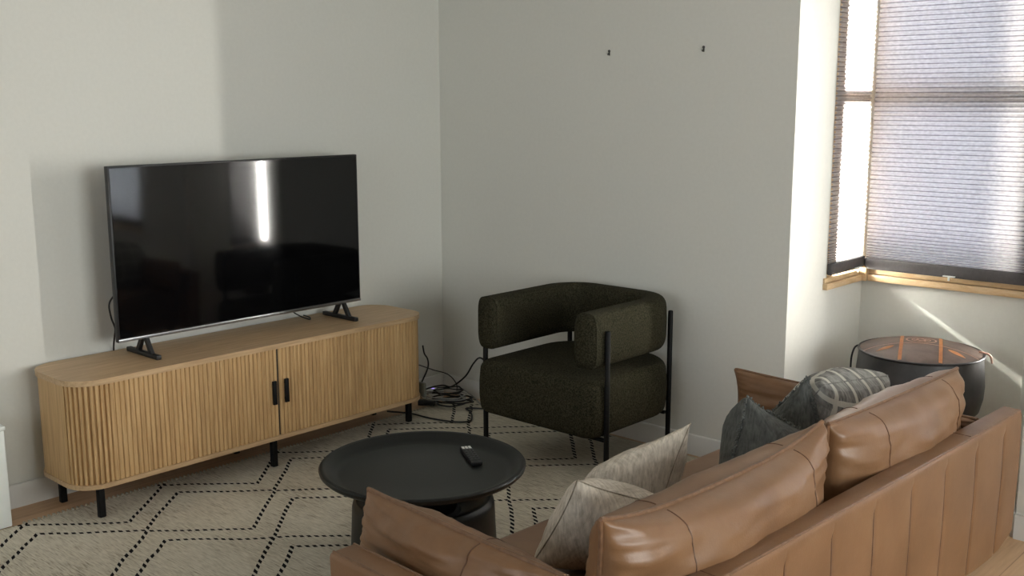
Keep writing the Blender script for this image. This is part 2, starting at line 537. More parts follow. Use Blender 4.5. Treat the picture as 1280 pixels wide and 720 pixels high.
w1 = window('window_1', 'x', WY0, WY1 - .004, SILL, HEAD, BX - .062, BX - .012, w0=.082, w1=.012)
w2 = window('window_2', 'y', BX + .004, BX2 - .004, SILL, HEAD, BY + .025, BY + .075)
w3 = window('window_3', 'x', V0 + .002, V1 - .002, SILL3, HEAD, .050, .100, w=.04)
w3.location = (BX2, BY, 0); w3.rotation_euler = (0, 0, SPLAY)
w4 = window('window_4', 'y', SX0 + .002, SX1 - .002, SZ0 + .002, SZ1 - .002, .045, .095, rails=((1.45, 1.5),))
w5 = window('fill_window_right', 'x', QY0 + .002, QY1 - .002, QZ0 + .002, QZ1 - .002, RX + .03, RX + .08, rails=(), w=.06)  # added window out of view, lets in fill for the back wall
w6 = window('fill_window_near', 'y', NX0 + .002, NX1 - .002, NZ0 + .002, NZ1 - .002, RY - .08, RY - .03, rails=(), w=.06)  # another added window out of view, for fill low on the back wall
# pine sill rails in two steps running round the bay with a square corner block
def sillrail(name, parts):
    bm = bmesh.new()
    for p in parts:
        add_box(bm, *p, .003)
    return struct(name, bm, PINE, angle=40)
sillrail('trim_1', [(BX + .042, BX2 - .004, BY - .030, BY + .024, SILL, .806), (BX + .042, BX2 - .004, BY - .018, BY + .024, .808, .842)])
sillrail('trim_2', [(BX - .011, BX + .022, .318, BY - .046, SILL, .803), (BX - .011, BX + .010, .318, BY - .046, .805, .826)])
sillrail('trim_3', [(BX + .0005, BX + .0405, BY - .044, BY + .022, SILL, .848)])
t4 = sillrail('trim_4', [(.002, .049, V0 + .002, V1 - .002, SILL3, SILL3 + .028), (.010, .049, V0 + .002, V1 - .002, SILL3 + .030, SILL3 + .045)])
t4.location = (BX2, BY, 0); t4.rotation_euler = (0, 0, SPLAY)

# ---------------- cellular blinds
def pleats(z0, z1, pitch, depth, stack=.16):
    """profile (offset, z) zigzag; pleats tighten near the bottom"""
    out = []
    z = z0; i = 0
    while z < z1:
        f = min(1, (z - z0) / stack)
        p = pitch * (.42 + .58 * f)
        g = min(.0042, p * .3)
        out.append((0, z)); out.append((0, z + g)); out.append((depth, z + g + (p - g) * .5))
        z += p
    out.append((0, z))
    return out
def blind(name, label, ax, u0, u1, z0, z1, d, sgn, pull=None, group=None, parent=None):
    """ax x: plane of constant x, spanning y; sgn: room side direction"""
    prof = pleats(z0 + .045, z1, .0205, .011)
    bm = bmesh.new()
    prev = None
    for off, z in prof:
        dd = d + sgn * off
        a, b = ((u0, dd, z), (u1, dd, z)) if ax == 'y' else ((dd, u0, z), (dd, u1, z))
        cur = (bm.verts.new(a), bm.verts.new(b))
        if prev:
            f = bm.faces.new((prev[0], prev[1], cur[1], cur[0]))
            if abs(prev[2] - off) < 1e-9:
                f.material_index = 1
        prev = (*cur, off)
    root = link(name, None, parent) if parent else thing(name, label, 'blind', (0, 0, 0), 0, group)
    fo = obj('pleated_fabric', bm, BLIND, root, angle=20)
    fo.data.materials.append(BLINDLINE)
    dA, dB = sorted((d - sgn * .002, d + sgn * .022))
    if ax == 'y':
        rb = box(u0, u1, dA, dB, z0, z0 + .052, .006); hb = box(u0, u1, dA, dB, z1 - .004, z1 + .04, .004)
    else:
        rb = box(dA, dB, u0, u1, z0, z0 + .052, .006); hb = box(dA, dB, u0, u1, z1 - .004, z1 + .04, .004)
    obj('bottom_rail', rb, DARKRAIL, root); obj('head_rail', hb, WHITEPLASTIC, root)
    if pull:
        bm = bmesh.new()
        e = d + sgn * .022
        def b(ua, ub, da, db, za, zb):
            da, db = sorted((e + sgn * da, e + sgn * db))
            if ax == 'y': add_box(bm, ua, ub, da, db, za, zb, .0015)
            else: add_box(bm, da, db, ua, ub, za, zb, .0015)
        b(pull - .026, pull + .026, 0, .014, z0 + .005, z0 + .010)
        b(pull - .004, pull + .004, .004, .012, z0 - .012, z0 + .006)
        obj('pull_tab', bm, WHITEPLASTIC, root)
    return root
ZT = 2.30
blind('cellular_blind', 'wide grey cellular blind pulled down over the front bay window', 'y', BX + .026, BX2 - .006, .832, ZT, BY - .022, -1, 2.507)
blind('cellular_blind', 'narrow sunlit cellular blind on the left side window of the bay', 'x', .345, BY - .024, .838, ZT, BX + .003, 1, .60)
blind('cellular_blind', None, 'x', V0 + .004, -.228, SILL3 + .055, ZT, .036, -1, None, parent=w3)
blind('cellular_blind', None, 'y', SX0 + .01, SX1 - .01, .66, 2.15, .024, -1, None, parent=w4)

# ------------------------------------------------------------------ wall details
for x, z in ((1.137, 1.823), (1.645, 1.824)):
    bm = bmesh.new()
    add_lathe(bm, [(0, 0), (.006, .001), (.006, .004), (0, .006)], 12)
    bmesh.ops.rotate(bm, verts=bm.verts, cent=(0, 0, 0), matrix=Matrix.Rotation(PI / 2, 3, 'X'))
    add_tube(bm, [(0, -.001, -.006), (0, -.008, -.012), (0, -.012, -.018), (0, -.016, -.012)], .0018, 6)
    add_box(bm, -.004, .004, -.003, 0, -.020, .004, .001)
    o = obj('picture_hook', bm, NAIL, loc=(x, -.0005, z))
    tag(o, 'small metal picture hook on the back wall, ' + ('the left one, above the armchair' if x < 1.4 else 'the right one, nearer the bay window'), 'hook', 'picture hooks on the back wall')

# ------------------------------------------------------------------ rug
rx0, rx1, ry0, ry1 = .212, 1.725, -3.35, -.050
bm = bmesh.new()
nx, ny = 40, 80
grid = {}
for i in range(nx + 1):
    for j in range(ny + 1):
        x = rx0 + (rx1 - rx0) * i / nx; y = ry0 + (ry1 - ry0) * j / ny
        w = .006 * noise.noise(Vector((x * 3, y * 3, 1.3)))
        ex = w if i in (0, nx) else 0; ey = w if j in (0, ny) else 0
        grid[i, j] = bm.verts.new((x + ex, y + ey, .0075 + .0008 * noise.noise(Vector((x * 9, y * 9, 0)))))
for i in range(nx):
    for j in range(ny):
        bm.faces.new((grid[i, j], grid[i + 1, j], grid[i + 1, j + 1], grid[i, j + 1]))
r = bmesh.ops.extrude_face_region(bm, geom=list(bm.faces))
for v in r['geom']:
    if isinstance(v, bmesh.types.BMVert):
        v.co.z = .0005
rug = obj('area_rug', bm, RUG, angle=50)
tag(rug, 'pale wool area rug with black and ivory diamond lines on the oak floor', 'rug')
bm = bmesh.new()
y = ry0 + .01
while y < ry1:
    for xe, s in (((rx0, -1),) if y > -2.445 else ()):
        p = xe + .006 * noise.noise(Vector((xe * 3, y * 3, 1.3)))
        add_tube(bm, [(p + .010, y - .003, .0085), (p + s * .004, y, .011), (p + s * .010, y + .005, .008), (p + s * .006, y + .010, .004)], .0042, 5)
    y += .019
obj('whipstitch_edge', bm, FRINGE, rug)

# ------------------------------------------------------------------ TV cabinet (local: x depth from wall, y along wall, z up)
CX0, CX1, CY0, CY1, CH, CB = .020, .430, -2.300, -.500, .568, .139
cab = thing('tv_cabinet', 'long oak media cabinet with fluted sliding doors and rounded corners on black legs', 'cabinet', (.225, -1.40, 0))
def CL(x, y): return (x - .225, y + 1.40)
def cab_outline(inset=0.0, n=12):
    a = CL(CX0 + inset, CY0 + inset); b = CL(CX1 - inset, CY1 - inset)
    return rrect(a[0], b[0], a[1], b[1], .12 - inset, n)
obj('top_panel', add_prism(bmesh.new(), cab_outline(), CH - .022, CH, .004), OAK_TOP, cab)
obj('bottom_panel', add_prism(bmesh.new(), cab_outline(.002), CB, CB + .018, .003), OAK_TOP, cab)
obj('carcass', add_prism(bmesh.new(), cab_outline(.022), CB + .018, CH - .022), noise_mat('cabinet_inside', (.03, .018, .01), (.05, .03, .016), (20, 20, 20), .7, 0), cab)
# tambour doors: path along the face, slats as half-round ribs
def path_resample(pts, step):
    out = []; acc = 0.0
    P = []
    for p in pts:
        q = Vector((p[0], p[1], 0))
        if not P or (q - P[-1]).length > 1e-6:
            P.append(q)
    tot = sum((b - a).length for a, b in zip(P, P[1:]))
    n = max(2, int(round(tot / step)))
    L = [i * tot / n for i in range(n + 1)]
    seg = 0; s0 = 0.0
    for l in L:
        while seg < len(P) - 2 and s0 + (P[seg + 1] - P[seg]).length < l - 1e-9:
            s0 += (P[seg + 1] - P[seg]).length; seg += 1
        d = (P[seg + 1] - P[seg]); t = min(1, max(0, (l - s0) / d.length))
        out.append((P[seg] + d * t, d.normalized()))
    return out
def fluted(path, z0, z1, pitch=.020, depth=.006, flat=False, open_n=0):
    """ribbed sheet; path runs so that outward is to the right of the direction of travel"""
    bm = bmesh.new()
    sub = 8
    pts = path_resample(path, pitch / sub)
    ring = []
    for i, (p, d) in enumerate(pts):
        nrm = Vector((d.y, -d.x, 0))
        f = (i % sub) / sub
        if flat:
            o = 0
        else:
            g = abs(f - .0) if f < .5 else abs(1 - f)
            o = -depth if g < .07 else (-depth * .12 * (1 - g * 2) if g < .5 else 0)
            if .07 <= g < .2:
                o = -depth * .25
            if open_n and i // sub < open_n and g < .16:
                o = -.0115          # slats fan apart round the corner
        q = p + nrm * o
        ring.append(q)
    back = [p - Vector((d.y, -d.x, 0)) * .012 for p, d in pts]
    def col(qs): return [(bm.verts.new((q.x, q.y, z0)), bm.verts.new((q.x, q.y, z1))) for q in qs]
    A = col(ring); B = col(back)
    for a, b in zip(A, A[1:]):
        bm.faces.new((a[0], b[0], b[1], a[1]))
    for a, b in zip(B, B[1:]):
        bm.faces.new((a[0], a[1], b[1], b[0]))
    for i in range(len(A) - 1):
        bm.faces.new((A[i][0], B[i][0], B[i + 1][0], A[i + 1][0]))
        bm.faces.new((A[i][1], A[i + 1][1], B[i + 1][1], B[i][1]))
    bm.faces.new((A[0][0], A[0][1], B[0][1], B[0][0])); bm.faces.new((A[-1][0], B[-1][0], B[-1][1], A[-1][1]))
    return bm
ins = .007
xa, ya = CL(CX0 + ins, CY0 + ins); xb, yb = CL(CX1 - ins, CY1 - ins)
R = .12 - ins
SPLIT = CL(0, -1.392)[1]
def arc(cx, cy, r, a0, a1, n=14):
    return [(cx + r * math.cos(math.radians(a0 + (a1 - a0) * k / n)), cy + r * math.sin(math.radians(a0 + (a1 - a0) * k / n))) for k in range(n + 1)]
z0, z1 = CB + .0185, CH - .0225
# left door: from the middle of the left front corner to the split (outward = +x when travelling +y)
leftpath = arc(xb - R, ya + R, R, -78, 0) + [(xb, SPLIT - .005)]
rightpath = [(xb, SPLIT + .005)] + arc(xb - R, yb - R, R, 0, 78)
dl = obj('door', fluted(leftpath, z0, z1, open_n=9), OAK_FRONT, cab, angle=25)
dr = obj('door', fluted(rightpath, z0, z1), OAK_FRONT, cab, angle=25)
# plain side panels with the rest of the corners
lp = [(xa, yb - R - .0)] + [(xa, ya + R)] + arc(xa + R, ya + R, R, 180, 270) + arc(xb - R, ya + R, R, -90, -79)
rp = arc(xb - R, yb - R, R, 79, 90) + arc(xa + R, yb - R, R, 90, 180)
obj('side_panel', fluted(lp[1:], z0, z1, flat=True), OAK_FRONT, cab, angle=30)
obj('side_panel', fluted(rp, z0, z1, flat=True), OAK_FRONT, cab, angle=30)
obj('door_gap_shade', box(xb - .016, xb - .006, SPLIT - .005, SPLIT + .005, z0, z1), BLACKPLASTIC, cab, smooth=False)  # shade of the gap between the doors, put in as a black strip
for d, yy, zc in ((dl, -1.419, .355), (dr, -1.357, .355)):
    y_ = CL(0, yy)[1]
    bm = bmesh.new()
    add_box(bm, xb + .004, xb + .016, y_ - .010, y_ + .010, zc - .053, zc + .053, .003)
    add_box(bm, xb - .004, xb + .006, y_ - .006, y_ + .006, zc - .040, zc - .030)
    add_box(bm, xb - .004, xb + .006, y_ - .006, y_ + .006, zc + .030, zc + .040)
    h = obj('handle', bm, BLACKMETAL, d)
    h['label'] = 'black metal door handle'
for x, y, zb in ((.085, -2.215, 0), (.372, -2.195, .0095), (.385, -1.405, .0095), (.330, -.560, .0095), (.085, -.585, 0), (.085, -1.405, 0)):
    lx, ly = CL(x, y)
    l = obj('leg', add_prism(bmesh.new(), rrect(lx - .0135, lx + .0135, ly - .0135, ly + .0135, .006, 4), zb, CB, .002), BLACKMETAL, cab)
    l['label'] = 'square black metal leg'
lx, ly = CL(.335, -.545)
g = bmesh.new()
add_box(g, CL(.345, 0)[0], CL(.385, 0)[0], CL(0, -.502)[1], CL(0, -.488)[1], CB - .006, CB + .065, .002)
o = obj('corner_guard', g, CLEARGREY, cab)
o['label'] = 'grey corner protector'

# ------------------------------------------------------------------ television
TX, TY0, TY1, TZ0, TZ1 = .205, -2.003, -.757, .642, 1.349
tv = thing('television', 'large black flat screen television standing on the oak cabinet', 'television', (.19, -1.38, CH))
def TL(x, y, z): return (x - .19, y + 1.38, z - CH)
def tvbox(x0, x1, y0, y1, z0, z1, bev=0.0):
    a = TL(x0, y0, z0); b = TL(x1, y1, z1)
    return box(a[0], b[0], a[1], b[1], a[2], b[2], bev=bev)
obj('housing', tvbox(TX - .012, TX + .013, TY0, TY1, TZ0, TZ1, .003), BLACKPLASTIC, tv)
bm = tvbox(TX - .055, TX - .0125, TY0 + .12, TY1 - .12, TZ0 + .02, TZ0 + .40, .012)
obj('rear_cover', bm, BLACKPLASTIC, tv)
obj('screen', tvbox(TX + .0131, TX + .0150, TY0 + .008, TY1 - .008, TZ0 + .018, TZ1 - .008), SCREEN, tv, smooth=False)
o = obj('chin_trim', tvbox(TX + .0131, TX + .0165, TY0 + .001, TY1 - .001, TZ0 + .001, TZ0 + .014, .001), SILVER, tv)
o['label'] = 'silver strip under the screen'
for yy in (-1.885, -.865):
    bm = bmesh.new()
    a = TL(0, yy, 0)[1]
    zt = TZ0 - CH + .004
    add_box(bm, TL(.068, 0, 0)[0], TL(.318, 0, 0)[0], a - .011, a + .011, .0005, .019, .003)
    for x0, x1 in ((.150, .190), (.262, .222)):
        X0 = TL(x0, 0, 0)[0]; X1 = TL(x1, 0, 0)[0]
        vs = []
        for (x, z) in ((X0 - .012, .012), (X0 + .012, .012), (X1 + .010, zt), (X1 - .010, zt)):
            vs.append((x, z))
        A = [bm.verts.new((x, a - .008, z)) for x, z in vs]; B = [bm.verts.new((x, a + .008, z)) for x, z in vs]
        bm.faces.new(A); bm.faces.new(list(reversed(B)))
        for k in range(4):
            bm.faces.new((A[k], B[k], B[(k + 1) % 4], A[(k + 1) % 4]))
    f = obj('foot', bm, BLACKPLASTIC, tv)
c = obj('power_cable', tube([(.144, -1.94, .85), (.147, -1.993, .80), (.147, -1.992, .74), (.145, -1.977, .69), (.11, -1.965, .645), (.06, -1.945, .605), (.022, -1.928, .5765), (.0100, -1.922, .555), (.0085, -1.92, .50), (.0085, -1.92, .35)], .0038, 8, 8), CABLEBLACK)
tag(c, 'black power cable dropping behind the left edge of the television', 'cable')
c = obj('signal_cable', tube([(.143, -1.10, .70), (.143, -1.11, .64), (.140, -1.06, .60), (.13, -1.0, .574), (.09, -.97, .574), (.03, -.96, .574)], .0032, 8, 8), CABLEBLACK)
tag(c, 'thin black cable under the right half of the television', 'cable')

# ------------------------------------------------------------------ white box unit at the left edge
wu = thing('storage_box', 'white box unit against the TV wall at the left edge of the photo', 'storage unit', (.11, -2.80, 0))
obj('body', box(-.095, .092, -.325, .335, .004, .385, .006), WHITEPLASTIC, wu)
obj('top', box(-.095, .096, -.330, .338, .3855, .402, .004), WHITEPLASTIC, wu)
for sy in (-.27, .27):
    obj('foot', box(-.06, .06, sy - .03, sy + .03, .0, .004), BLACKPLASTIC, wu, smooth=False)

# ------------------------------------------------------------------ armchair
ach = thing('armchair', 'dark green boucle tub armchair with slim black legs in the room corner', 'armchair', (1.282, -.365, 0))
HW, YB, YF = .335, .318, -.333
def rounded_path():
    t = .118
    w = HW - t / 2; yb = YB - t / 2; rc = .200 - t / 2 + .006
    pts = [(w, YF + .012)]
    for k in range(9):
        pts.append((w, YF + .012 + (yb - rc - YF - .012) * (k + 1) / 9))
    pts += arc(w - rc, yb - rc, rc, 0, 90, 14)[1:]
    n = 12
    for k in range(1, n):
        pts.append((w - rc - 2 * (w - rc) * k / n, yb))
    pts += [(-x, y) for x, y in reversed(pts[:10 + 14])]
    return pts
def sweep_tub():
    bm = bmesh.new()
    P = [Vector((x, y, 0)) for x, y in rounded_path()]
    z0, z1, t = .515, .748, .118
    hc = (z1 - z0) / 2; zc = (z1 + z0) / 2
    seg = 36
    rings = []
    def ring(p, d, s):
        nrm = Vector((d.y, -d.x, 0))
        out = []
        for k in range(seg):
            a = 2 * PI * k / seg
            e = .50
            cx = math.copysign(abs(math.cos(a)) ** e, math.cos(a)); cz = math.copysign(abs(math.sin(a)) ** e, math.sin(a))
            m = .03 * (1 - s)
            q = p + nrm * (cx * (t / 2 - m)) + Vector((0, 0, zc + cz * (hc - m)))
            wv = .0012 * noise.noise(q * 14)
            out.append(bm.verts.new(q + nrm * wv))
        return out
    n = len(P)
    dirs = [(P[min(i + 1, n - 1)] - P[max(i - 1, 0)]).normalized() for i in range(n)]
    caps = ((-.030, .0), (-.027, .35), (-.02, .68), (-.010, .90))
    for off, s in caps:
        rings.append(ring(P[0] + dirs[0] * (off + .012), dirs[0], s))
    for i in range(n):
        rings.append(ring(P[i], dirs[i], 1.0))
    for off, s in reversed(caps):
        rings.append(ring(P[-1] - dirs[-1] * (off + .012), dirs[-1], s))
    for a, c in zip(rings, rings[1:]):
        for k in range(seg):
            bm.faces.new((a[k], a[(k + 1) % seg], c[(k + 1) % seg], c[k]))
    bm.faces.new(rings[0]); bm.faces.new(list(reversed(rings[-1])))
    return bm
obj('backrest', sweep_tub(), BOUCLE, ach, angle=60)
def seat_block():
    bm = bmesh.new()
    z0, z1 = .218, .462
    rings = []
    e = .045
    def outline(ins):
        return rrect(-HW + ins, HW - ins, YF - .012 + ins, YB - ins, (max(.02, .200 - ins * .6), max(.02, .200 - ins * .6), max(.02, .062 - ins * .4), max(.02, .062 - ins * .4)), 8)
    prof = []
    for k in range(6):
        a = math.radians(90 * k / 5)
        prof.append((e * .8 * (1 - math.sin(a)), z0 + e * .8 * (1 - math.cos(a))))
    for zz in (.3, .36):
        prof.append((-.004, zz))
    for k in range(7):
        a = math.radians(90 * k / 6)
        prof.append((e * (1 - math.cos(a)), z1 - e + e * math.sin(a)))
    prof += [(e + .03, z1 + .004), (e + .09, z1 + .010), (e + .16, z1 + .013)]
    for ins, z in prof:
        rings.append([bm.verts.new((x, y, z)) for x, y in outline(ins)])
    n = len(rings[0])
    for a, c in zip(rings, rings[1:]):
        for k in range(n):
            bm.faces.new((a[k], a[(k + 1) % n], c[(k + 1) % n], c[k]))
    bm.faces.new(list(reversed(rings[0]))); bm.faces.new(rings[-1])
    return bm
obj('seat', seat_block(), BOUCLE, ach, angle=60)
lr = .0115
LX, LYF, LBX, LYB = HW + lr, -.262, .290, .266
def legbm(x, y, zb, zt):
    bm = bmesh.new()
    add_lathe(bm, [(0, zb), (lr * .9, zb), (lr, zb + .004), (lr, zt - .006), (lr * .8, zt - .002), (0, zt)], 16, x, y)
    return bm
for x, y, zb in ((LX, LYF, .0095), (-LX, LYF, .0095), (LBX, LYB + .004, .0095), (-LBX, LYB + .004, .0095)):
    l = obj('leg', legbm(x, y, zb, .677), BLACKMETAL, ach)
    l['label'] = 'slim round black metal leg'
bm = bmesh.new()
add_box(bm, -LX, LX, LYF - .008, LYF + .008, .202, .2175, .003)
add_box(bm, -LBX, LBX, LYB - .030, LYB - .014, .202, .2175, .003)
for s in (-1, 1):
    add_box(bm, s * .25 - .008, s * .25 + .008, LYF + .008, LYB - .030, .202, .2175, .003)
obj('underframe', bm, BLACKMETAL, ach)

# ------------------------------------------------------------------ coffee table
ct = thing('coffee_table', 'round black tray coffee table on the rug in front of the sofa', 'coffee table', (1.580, -1.610, .0095))
rt = .358
tray = [(0, .300), (.12, .301), (.24, .310), (.318, .319), (.346, .330), (.356, .340), (rt, .349), (.354, .354), (.346, .3552), (.337, .352), (.312, .333), (.299, .3262), (.285, .3235), (.15, .323), (0, .323)]
obj('tray_top', add_lathe(bmesh.new(), tray, 96), TABLEBLACK, ct)
drum = [(0, 0), (.252, 0), (.257, .004), (.257, .02), (.248, .205), (.244, .222), (.234, .232), (.222, .232), (.205, .222), (.17, .195), (.13, .18), (.115, .19), (.12, .22), (.17, .265), (.235, .300), (.24, .3075), (.0, .2995)]
obj('drum_base', add_lathe(bmesh.new(), drum, 96), TABLEBLACK, ct)

# remote
ux = Vector((1.690 - 1.535, -1.452 + 1.358, 0)); ang = math.atan2(ux.y, ux.x)
rem = thing('remote_control', 'slim black remote control lying on the coffee table tray', 'remote control', (1.612, -1.405, .3330), ang)
obj('body', box(-.088, .088, -.0205, .0205, 0, .017, .005), BLACKPLASTIC, rem)
for k in range(3):
    y = -.0125 + .0125 * k
    b = obj('button', box(-.083, -.058, y - .0048, y + .0048, .0171, .0186, .0006), REMOTEWHITE, rem)
    b['label'] = 'white shortcut button'
for i in range(6):
    for k in range(3):
        x = -.042 + i * .021; y = -.0125 + .0125 * k
        obj('button', box(x - .0062, x + .0062, y - .0042, y + .0042, .0171, .0184, .0006), REMOTEBTN, rem)

# ------------------------------------------------------------------ soft cushions
def pillow_bm(c00, c10, c11, c01, thick, nrm=None, n=34, e=.55, pinch=.05, pinchv=None, wr=.004, seed=0.0, sag=0.0, front=1.0, back=1.0):
    """corner order: c00 (u-,v-), c10 (u+,v-), c11 (u+,v+), c01 (u-,v+); returns bm in coordinates of its centre, centre"""
    C = [Vector(c) for c in (c00, c10, c11, c01)]
    cen = sum(C, Vector()) / 4
    nn = Vector(nrm).normalized() if nrm else ((C[1] + C[2] - C[0] - C[3]).cross(C[2] + C[3] - C[0] - C[1])).normalized()
    bm = bmesh.new()
    uvl = bm.loops.layers.uv.new('UVMap')
    def pos(s, t, side):
        u = math.sin(PI / 2 * s); v = math.sin(PI / 2 * t)
        pu = u * (1 - pinch * (1 - v * v) * (u * u)); pv = v * (1 - (pinch if pinchv is None or v < 0 else pinchv) * (1 - abs(u) ** 3) * (v * v))
        a, b = (pu + 1) / 2, (pv + 1) / 2
        p = C[0] * (1 - a) * (1 - b) + C[1] * a * (1 - b) + C[2] * a * b + C[3] * (1 - a) * b - cen
        h = ((1 - u * u) * (1 - v * v)) ** e * thick / 2
        edge = 1 - abs(u * v)
        w = wr * noise.fractal(Vector((u * 2.4 + seed, v * 2.4, seed * 1.7 + side)), .9, 2.0, 4) * min(1, h / (thick * .2 + 1e-9))
        # radiating puckers next to the seams
        for q, along in ((1 - abs(v), u), (1 - abs(u), v)):
            w += wr * .9 * math.exp(-q * 7) * (1 - math.exp(-q * 40)) * noise.noise(Vector((along * 9 + seed, side * 3.1, seed))) * 1.6
        p = p + nn * side * (h * (front if side > 0 else back) + w)
        p.z -= sag * (1 - v * v) * (1 - u * u)
        return p, (a, b)
    V = {}
    for side in (1, -1):
        for i in range(n + 1):
            for j in range(n + 1):
                s, t = -1 + 2 * i / n, -1 + 2 * j / n
                if side == -1 and (i in (0, n) or j in (0, n)):
                    V[side, i, j] = V[1, i, j]
                    continue
                p, uv = pos(s, t, side)
                V[side, i, j] = bm.verts.new(p)
    for side in (1, -1):
        for i in range(n):
            for j in range(n):
                q = [(i, j), (i + 1, j), (i + 1, j + 1), (i, j + 1)]
                if side < 0:
                    q.reverse()
                f = bm.faces.new([V[(side,) + k] for k in q])
                for l, k in zip(f.loops, q):
                    l[uvl].uv = ((math.sin(PI / 2 * (-1 + 2 * k[0] / n)) + 1) / 2, (math.sin(PI / 2 * (-1 + 2 * k[1] / n)) + 1) / 2)
    edge = [V[1, i, 0].co.copy() for i in range(n + 1)] + [V[1, n, j].co.copy() for j in range(1, n + 1)] + \
           [V[1, i, n].co.copy() for i in range(n - 1, -1, -1)] + [V[1, 0, j].co.copy() for j in range(n - 1, 0, -1)]
    return bm, cen, edge, pos, nn

def uvline(pos, s, side, a=-1.0, b=1.0, n=30, lift=.001, nn=None):
    return [pos(s, a + (b - a) * k / n, side)[0] + nn * side * lift for k in range(n + 1)]

def ring_tube(edge, r, seg=6):
    bm = bmesh.new()
    add_tube(bm, edge + [edge[0]], r, seg, caps=False)
    return bm

# ------------------------------------------------------------------ sofa
SROT = math.radians(-2.2)
sofa = thing('sofa', 'tan leather two seater sofa seen from behind with channel stitched back', 'sofa', (2.700, -1.490, 0), SROT)
SL = 1.055        # half length
BH_, BO, BI = .615, .428, .362   # back height, outer and inner face (local x)
ZB = .150
# back panel with stitched vertical channels on the outside
def back_panel():
    bm = bmesh.new()
    seams = [-1.055 + .2195 * k for k in range(1, 10)]
    ys = set([-SL, SL])
    for s in seams:
        for d in (-.014, -.007, -.003, 0, .003, .007, .014):
            ys.add(s + d)
    y = -SL
    while y < SL:
        ys.add(round(y, 4)); y += .03
    ys = sorted(ys)
    def depth(y, z):
        d = min(abs(y - s) for s in seams)
        g = 0.005 * math.exp(-(d / .0045) ** 2) + .004 * math.exp(-(d / .02) ** 2)
        f = max(0.0, min(1.0, (BH_ - .035 - z) / .03))
        return g * f
    prof = [('b', ZB), ('o', ZB + .012), ('o', .22), ('o', .30), ('o', .40), ('o', .48), ('o', .54), ('o', BH_ - .06), ('o', BH_ - .035), ('o', BH_ - .018), ('t', BH_ - .004), ('T', BH_)]
    cols = []
    for y in ys:
        # bottom edge is cut away towards both ends
        e = (SL - abs(y)) / .13
        lift = .045 * max(0, 1 - e) if e < 1 else 0
        c = []
        for k, z in prof:
            zz = z + lift * max(0, (.30 - z) / .15) if z < .30 else z
            x = BO - depth(y, z) + .006 * math.exp(-((z - .42) / .18) ** 2)
            if k == 'b': x = BO - .014
            if k == 't': x = BO - .0015
            if k == 'T': x = BO - .006
            c.append(bm.verts.new((x, y, zz)))
        lo = c[0].co.z
        c += [bm.verts.new((BI + .012, y, BH_ + .001)), bm.verts.new((BI + .003, y, BH_ - .005)), bm.verts.new((BI, y, BH_ - .02)), bm.verts.new((BI, y, lo))]
        cols.append(c)
    m = len(cols[0])
    for a, b in zip(cols, cols[1:]):
        for k in range(m):
            bm.faces.new((a[k], b[k], b[(k + 1) % m], a[(k + 1) % m]))
    bm.faces.new(list(reversed(cols[0]))); bm.faces.new(cols[-1])
    return bm, seams
bp, seams = back_panel()
back = obj('back_panel', bp, LEATHER, sofa, angle=35)
for s in (-.66, .66):
    obj('seam', tube([(BI + .002, s, BH_ + .0005), (BO - .006, s, BH_ + .0003), (BO - .001, s, BH_ - .004)], .0018, 6), SEAM, back)
for s in seams:
    o = obj('seam', tube([(BO - .009 + .006 * math.exp(-((z - .42) / .18) ** 2) + .0019, s, z) for z in (ZB + .016, .22, .30, .36, .40, .44, .48, .54, BH_ - .062)] + [(BO - .001, s, BH_ - .036)], .0024, 6, 3), SEAM, back)
obj('piping', tube([(BO - .0035, -SL + .004, BH_ - .003), (BO - .0035, 0, BH_ - .003), (BO - .0035, SL - .004, BH_ - .003)], .0038, 8, 12), PIPING, back)
obj('seam', tube([(BO - .0002, -SL + .004, BH_ - .034), (BO - .0002, 0, BH_ - .034), (BO - .0002, SL - .004, BH_ - .034)], .0016, 6, 12), SEAM, back)
# arms: slim panels, mitred into the back
AH, ATH = .535, .085
def arm(sy):
    bm = bmesh.new()
    y0, y1 = sorted((sy * SL, sy * (SL - ATH)))
    add_box(bm, -.42 if sy < 0 else -.50, BI - .001, y0, y1, ZB, AH)
    # front bottom and front top corners slightly rounded
    for v in bm.verts:
        if v.co.x < 0 and v.co.z < .3:
            v.co.x += .02
    bmesh.ops.bevel(bm, geom=list(bm.edges), offset=.014, segments=3, profile=.5, affect='EDGES')
    a = obj('arm', bm, LEATHER, sofa, angle=50)
    yo = sy * (SL - .012)
    obj('piping', tube([(-.41, yo, AH - .0005), (0, yo, AH - .0005), (BI - .005, yo, AH - .0005)], .0035, 8, 8), PIPING, a)
    obj('piping', tube([(-.41, sy * (SL - ATH + .012), AH - .0005), (BI - .005, sy * (SL - ATH + .012), AH - .0005)], .0035, 8), PIPING, a)
    return a
arm(-1); arm(1)
obj('base', box(-.375, BI - .001, -SL + ATH + .001, SL - ATH - .001, ZB + .012, .275, .012), LEATHER, sofa)
for s in (-1, 1):
    y0, y1 = sorted((s * .002, s * (SL - ATH - .004)))
    bm = bmesh.new()
    add_box(bm, -.385, .33, y0, y1, .277, .425, .035, 4)
    sc = obj('seat_cushion', bm, LEATHER, sofa, angle=60)
    zz = .351
    obj('piping', tube([(-.3855, y0 + .04, zz), (-.3855, y1 - .04, zz)], .004, 8), PIPING, sc)
# legs
for lx, ly in ((.335, .90), (.335, -.90), (-.32, .94), (-.32, -.94)):
    bm = bmesh.new()
    add_lathe(bm, [(0, .0005), (.012, .0005), (.014, .004), (.023, ZB + .0125), (0, ZB + .0125)], 20, lx, ly)
    l = obj('leg', bm, BLACKMETAL, sofa)
    l['label'] = 'short tapered black leg'
